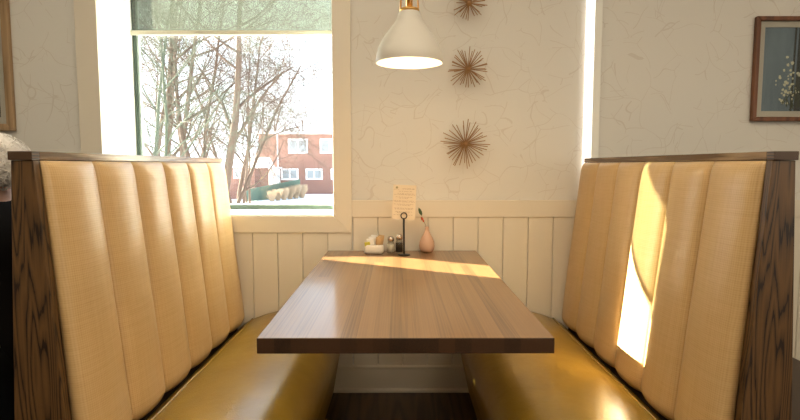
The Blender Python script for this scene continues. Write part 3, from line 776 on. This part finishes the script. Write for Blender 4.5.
# face details
bm = nb(); tube(bm, [(px - .095, py, 1.205), (px - .112, py, 1.178), (px - .100, py, 1.168)], [.008, .013, .009], 10); mesh_obj('nose', bm, M['skin'], pe, smooth=True)
for s in (-1, 1):
    bm = nb(); bmesh.ops.create_uvsphere(bm, u_segments=12, v_segments=8, radius=.011, matrix=Matrix.Translation((px - .089, py + s * .030, 1.205))); mesh_obj('eye', bm, M['black'], pe, smooth=True)
    bm = nb(); bmesh.ops.create_uvsphere(bm, u_segments=12, v_segments=8, radius=1, matrix=Matrix.Translation((px - .01, py + s * .074, 1.185)) @ Matrix.Diagonal((.017, .008, .030, 1))); mesh_obj('ear', bm, M['skin'], pe, smooth=True)
bm = nb(); tube(bm, [(px - .092, py - .022, 1.143), (px - .100, py, 1.140), (px - .092, py + .022, 1.143)], [.003, .006, .003], 8); mesh_obj('mouth', bm, mat('lips', (.45, .15, .12), .5), pe, smooth=True)
# fluffy hair: cap volume plus curls
HC = Vector((px + .022, py, 1.198))
bm = nb(); bmesh.ops.create_icosphere(bm, subdivisions=5, radius=1)
for v in bm.verts:
    d = v.co.normalized(); f_ = 1 + .10 * mnoise.noise(d * 4.2) + .05 * mnoise.noise(d * 13) + .025 * mnoise.noise(d * 30)
    v.co = HC + Vector((d.x * .094, d.y * .098, d.z * (.100 if d.z > 0 else .060))) * f_
hr = mesh_obj('hair', bm, M['hair'], pe, smooth=True)
rr = random.Random(4); bm = nb()
for i in range(420):
    d = Vector((rr.gauss(.15, 1), rr.gauss(0, 1), rr.gauss(.15, 1))).normalized()
    p0 = HC + Vector((d.x * .092, d.y * .096, d.z * (.094 if d.z > 0 else .056))); t = d.cross(Vector((rr.gauss(0, 1), rr.gauss(0, 1), rr.gauss(0, 1)))).normalized()
    tube(bm, [p0, p0 + d * .012 + t * .016, p0 + d * .010 + t * .034, p0 + d * -.002 + t * .046], [.0012, .0012, .001, .0005], 4)
mesh_obj('hair_strands', bm, M['hair'], hr, smooth=True)['kind'] = 'stuff'

# ------------------------------------------------------------------ outdoors
GZ = -1.7
bm = nb(); NXg, NYg = 60, 50; gv = []
for a in range(NXg + 1):
    col = []
    for b in range(NYg + 1):
        x = -90 + 150 * a / NXg; y = .55 + 139.45 * (b / NYg) ** 1.6
        col.append(bm.verts.new((x, y, GZ + .06 * mnoise.noise(Vector((x * .3, y * .3, 0))))))
    gv.append(col)
for a in range(NXg):
    for b in range(NYg): bm.faces.new((gv[a][b], gv[a + 1][b], gv[a + 1][b + 1], gv[a][b + 1]))
snow = struct('ground', bm, M['snow'], smooth=True)
def PXx(p, dist): return (p - 398) / 545 * dist
BY = 52.0; D = BY + 2.83
# brick apartment house: two storeys
bx0, bx1 = PXx(259.6, D), PXx(259.6, D) + 34
bh = thing('brick_building', 'two storey red brick apartment building with flat roof beyond the fence', 'building', ((bx0 + bx1) / 2, BY, GZ))
roofz = 1.205 + 30.5 / 545 * D
mesh_obj('wall', boxes((bx0, bx1, BY, BY + 9, GZ - .1, roofz)), M['brick'], bh)
mesh_obj('roof', boxes((bx0 - .35, bx1 + .35, BY - .35, BY + 9.3, roofz + .001, roofz + .24)), M['trim_white'], bh)
mesh_obj('downspout', boxes((PXx(278.5, D) - .06, PXx(278.5, D) + .06, BY - .12, BY - .001, GZ, roofz)), M['trim_white'], bh)
def zpx(y): return 1.205 + (165 - y) / 545 * D
def bwin(p0, p1, y0, y1, nm=2):
    x0, x1, z1, z0 = PXx(p0, D), PXx(p1, D), zpx(y0), zpx(y1)
    bm = nb(); t = .16
    miter(bm, (x0 + t, z0 + t, x1 - t, z1 - t), (x0, z0, x1, z1), BY - .08, BY - .001)
    for k in range(1, nm):
        xm = x0 + (x1 - x0) * k / nm; box(bm, xm - .07, xm + .07, BY - .075, BY - .001, z0 + t, z1 - t)
    f = mesh_obj('window', bm, M['trim_white'], bh)
    bm = nb(); box(bm, x0 + t, x1 - t, BY - .03, BY - .0005, z0 + t, z1 - t); mesh_obj('window_glass', bm, M['dark_glass'], f)
for a in ((289, 308.5, 139, 153.6), (320.5, 340, 139, 153.6), (352, 371, 139, 153.6), (281.5, 298.7, 168.5, 180), (306, 323, 168.6, 179.5), (331, 348, 168.6, 179.5), (360, 377, 168.6, 179.5)): bwin(*a)
# low brick house left of it
LY = 44.0; DL = LY + 2.83
lx0, lx1 = PXx(150, DL), PXx(255, DL)
lh = thing('brick_house', 'low brick house with snow covered roof left of the apartment building', 'building', ((lx0 + lx1) / 2, LY, GZ))
zl = 1.205 - 3.0 / 545 * DL
mesh_obj('wall', boxes((lx0, lx1, LY, LY + 5, GZ - .1, zl)), M['brick'], lh)
bm = nb(); ys = [LY - .5, LY + 3, LY + 5.3]
a = [bm.verts.new((lx0 - .4, ys[0], zl + .01)), bm.verts.new((lx0 - .4, ys[1], zl + .95)), bm.verts.new((lx0 - .4, ys[2], zl + .01))]
b = [bm.verts.new((lx1 + .6, v.co.y, v.co.z)) for v in a]
bm.faces.new(a); bm.faces.new(b[::-1])
for i in range(3): bm.faces.new((a[i], a[(i + 1) % 3], b[(i + 1) % 3], b[i]))
mesh_obj('roof', bm, M['snow'], lh)
def lwin(p0, p1, y0, y1):
    x0, x1 = PXx(p0, DL), PXx(p1, DL); z1, z0 = 1.205 + (165 - y0) / 545 * DL, 1.205 + (165 - y1) / 545 * DL
    bm = nb(); miter(bm, (x0 + .12, z0 + .12, x1 - .12, z1 - .12), (x0, z0, x1, z1), LY - .08, LY - .001)
    f = mesh_obj('window', bm, M['trim_white'], lh); bm = nb(); box(bm, x0 + .12, x1 - .12, LY - .03, LY - .0005, z0 + .12, z1 - .12); mesh_obj('window_glass', bm, M['dark_glass'], f)
lwin(234, 247, 169.5, 178.5); lwin(205, 218, 169.5, 178.5)
# pale garage in between
gy = 49.8; DG = gy + 2.83
gx0, gx1 = PXx(259.5, DG), PXx(277, DG)
gh = thing('garage', 'pale sided shed with shallow roof between the two brick buildings', 'shed', ((gx0 + gx1) / 2, gy, GZ))
zg = 1.205 - 3.5 / 545 * DG
mesh_obj('wall', boxes((gx0, gx1, gy, gy + 1.6, GZ - .1, zg)), M['siding'], gh)
mesh_obj('roof', boxes((gx0 - .2, gx1 + .2, gy - .3, gy + 1.65, zg + .001, zg + .14)), M['snow'], gh)
mesh_obj('garage_door', boxes((gx0 + .5, gx1 - .3, gy - .06, gy - .001, GZ, zg - .45)), M['trim_white'], gh)
# green screened fence running away from us
fa = Vector((PXx(245.5, 42.0), 39.2, 0)); fb = Vector((PXx(300, 49.5), 46.7, 0))
fc = thing('screened_fence', 'green fabric screened fence running past the snowy lawn', 'fence', tuple((fa + fb) / 2 + Vector((0, 0, GZ))))
bm = nb(); dxy = (fb - fa); nrm = Vector((-dxy.y, dxy.x, 0)).normalized() * .02; Hf = 1.2
def fz(t): return 1.0 + .62 * t
vs_ = []
for p, t in ((fa, 0), (fb, 1)):
    for s in (-1, 1):
        for z in (GZ + .06, GZ + fz(t)): vs_.append(bm.verts.new((p.x + s * nrm.x, p.y + s * nrm.y, z)))
for f in ((0, 1, 3, 2), (4, 6, 7, 5), (0, 4, 5, 1), (2, 3, 7, 6), (0, 2, 6, 4), (1, 5, 7, 3)): bm.faces.new([vs_[i] for i in f])
mesh_obj('fence_screen', bm, M['fence_green'], fc)
for k in range(6):
    t = k / 5; p = fa + dxy * t + nrm * 3.0
    bm = nb(); tube(bm, [(p.x, p.y, GZ), (p.x, p.y, GZ + fz(t) + .05)], .035, 8); mesh_obj('fence_post', bm, M['fence_green'], fc)
# reed grass clumps
proto = None
for k in range(6):
    t = k / 5; d = 40.5 + 5.0 * t; p = PXx(272 + 30 * t, d + 2.83)
    if proto is None:
        rr = random.Random(9); bm = nb()
        for i in range(340):
            a = rr.uniform(0, 6.283); r_ = rr.uniform(0, .14); ln = rr.uniform(.5, 1.0); sp = rr.uniform(.08, .40)
            b0 = Vector((r_ * math.cos(a), r_ * math.sin(a), 0)); tip = b0 + Vector((math.cos(a) * sp, math.sin(a) * sp, ln))
            tube(bm, [b0, (b0 + tip) / 2 + Vector((0, 0, .08)), tip], [.014, .013, .006], 3, cap=False)
        proto = mesh_obj('reed_grass', bm, M['grass_dry'], None)
        o = proto
    else:
        o = proto.copy(); COL.objects.link(o)
    o.location = (p, d, GZ); s = .9 + .35 * t; o.scale = (s, s, s); o.rotation_euler = (0, 0, k * 1.3)
    tag(o, 'clump of dry tan reed grass in the row before the green fence', 'grass', 'reed grass clumps along the fence')

# ---- bare trees
class TB:
    def __init__(s): s.v = []; s.f = []
    def tube(s, pts, rs, n):
        prev = None; base = None
        for i, p in enumerate(pts):
            d = (pts[min(i + 1, len(pts) - 1)] - pts[max(i - 1, 0)]).normalized()
            a = d.orthogonal() if prev is None else prev - d * prev.dot(d)
            a.normalize(); prev = a; b = d.cross(a); st = len(s.v)
            for k in range(n):
                t = 2 * math.pi * k / n; s.v.append(p + (a * math.cos(t) + b * math.sin(t)) * rs[i])
            if base is not None:
                for k in range(n): s.f.append((base + k, base + (k + 1) % n, st + (k + 1) % n, st + k))
            base = st
    def obj(s, name, m, parent):
        me = bpy.data.meshes.new(name); L = parent_loc(parent); me.from_pydata([tuple(v - L) for v in s.v], [], s.f); me.materials.append(m)
        for p in me.polygons: p.use_smooth = True
        o = bpy.data.objects.new(name, me); COL.objects.link(o); o.parent = parent; return o
def grow(tb, rr, p, d, L, r, depth, maxd, droop, dens):
    n = 5 if depth < 2 else 4
    pts = [p]; rs = [r]; dd = d.copy(); q = p.copy()
    for i in range(n):
        dd = (dd + Vector((rr.gauss(0, .14), rr.gauss(0, .14), rr.gauss(0, .10) + (.05 if depth < 2 else -droop)))).normalized()
        q = q + dd * (L / n); pts.append(q); rs.append(max(.0045, r * (1 - .62 * (i + 1) / n)))
    tb.tube(pts, rs, 6 if depth < 2 else (4 if depth < 3 else 3))
    if depth >= maxd: return
    k = dens if depth < maxd - 1 else dens + 1
    for c in range(k):
        t = .28 + .70 * (c + rr.random()) / k; i = min(n - 1, int(t * n)); f = t * n - i
        bp = pts[i].lerp(pts[i + 1], f); br = rs[i] * (1 - f) + rs[i + 1] * f
        ax = (pts[i + 1] - pts[i]).normalized(); o_ = ax.orthogonal().normalized(); o_.rotate(Matrix.Rotation(rr.uniform(0, 6.283), 3, ax))
        an = rad(rr.uniform(28, 62)); nd = (ax * math.cos(an) + o_ * math.sin(an)).normalized()
        grow(tb, rr, bp, nd, L * rr.uniform(.48, .74), max(.005, br * rr.uniform(.48, .68)), depth + 1, maxd, droop, dens)
def tree(label, px_, dist, stems, seed, m, maxd=5, dens=5, droop=.02, name='bare_tree'):
    """stems: list of (lean x, lean y, length, radius)"""
    x = PXx(px_, dist + 2.83); r = thing(name, label, 'tree', (x, dist, GZ)); rr = random.Random(seed)
    for i, (lx, ly, L, R, sx) in enumerate(stems):
        t1 = TB(); t2 = TB()
        base = Vector((x + sx, dist + rr.uniform(-.2, .2), GZ - .05)); d = Vector((lx, ly, 1)).normalized()
        pts = [base]; rs = [R * 1.25]; q = base.copy(); dd = d.copy(); n = 9
        for k in range(n):
            dd = (dd + Vector((rr.gauss(0, .06), rr.gauss(0, .06), .03))).normalized(); q = q + dd * (L / n); pts.append(q); rs.append(R * (1 - .72 * (k + 1) / n))
        t1.tube(pts, rs, 9)
        nb_ = 9
        for c in range(nb_):
            t = .22 + .76 * (c + rr.random() * .8) / nb_; k = min(n - 1, int(t * n)); f = t * n - k
            bp = pts[k].lerp(pts[k + 1], f); br = rs[k] * (1 - f) + rs[k + 1] * f
            a = rr.uniform(0, 6.283); an = rad(rr.uniform(32, 62)); ax = (pts[k + 1] - pts[k]).normalized(); o_ = Vector((math.cos(a), math.sin(a) * .8, 0)); nd = (ax * math.cos(an) + o_ * math.sin(an)).normalized()
            grow(t2, rr, bp, nd, L * rr.uniform(.26, .42), br * rr.uniform(.42, .62), 1, maxd, droop, dens - 1)
        t1.obj('trunk', m, r); t2.obj('branches', m, r)
    return r
tree('large bare tree with leaning forked trunk, right of centre in the window', 216, 20, [(.28, 0, 11, .21, 0), (-.30, .1, 10, .15, -.15), (.42, .2, 8.5, .10, .25)], 12, M['bark'], 5, 5)
tree('bare multi-trunked tree with upright stems, left of centre in the window', 176, 22, [(.02, 0, 12, .17, -.5), (.10, 0, 12, .15, .2), (-.12, .1, 11, .13, -.9), (.2, 0, 11, .11, .9)], 31, M['bark'], 5, 4)
tree('slim greenish barked bare tree nearest the left side of the window', 150, 14, [(-.02, 0, 9, .085, -.1), (.12, 0, 8, .07, .25), (-.2, .1, 7, .05, -.3)], 7, M['bark_green'], 5, 4)
tree('pale bare tree with spreading crown behind the large forked tree', 238, 31, [(.05, 0, 12, .14, 0), (-.22, 0, 11, .11, -.3), (.3, 0, 10, .10, .3)], 91, M['bark'], 5, 4)
tree('bare tree half hidden at the left edge of the window view', 140, 27, [(.12, 0, 13, .16, 0), (.0, 0, 12, .12, 1.2)], 57, M['bark'], 5, 4)
tree('small bare tree with fine twigs before the low brick house', 250, 34, [(.1, 0, 7.5, .09, 0), (-.2, 0, 6.0, .06, -.2)], 44, M['bark'], 5, 4)
tree('bare tree with fine rounded crown rising behind the apartment building roof', 306, 72, [(0, 0, 9.2, .22, 0), (.3, 0, 8.0, .18, 1), (-.3, 0, 8.2, .18, -1)], 5, M['bark'], 4)
tree('distant bare tree behind the garage, left of the apartment building', 262, 64, [(0, 0, 10.5, .2, 0), (.25, 0, 9, .15, .6)], 15, M['bark'], 4)
tree('distant bare tree seen between the trunks in the window', 188, 58, [(0, 0, 13, .22, 0), (.25, 0, 11, .16, .6)], 16, M['bark'], 4)
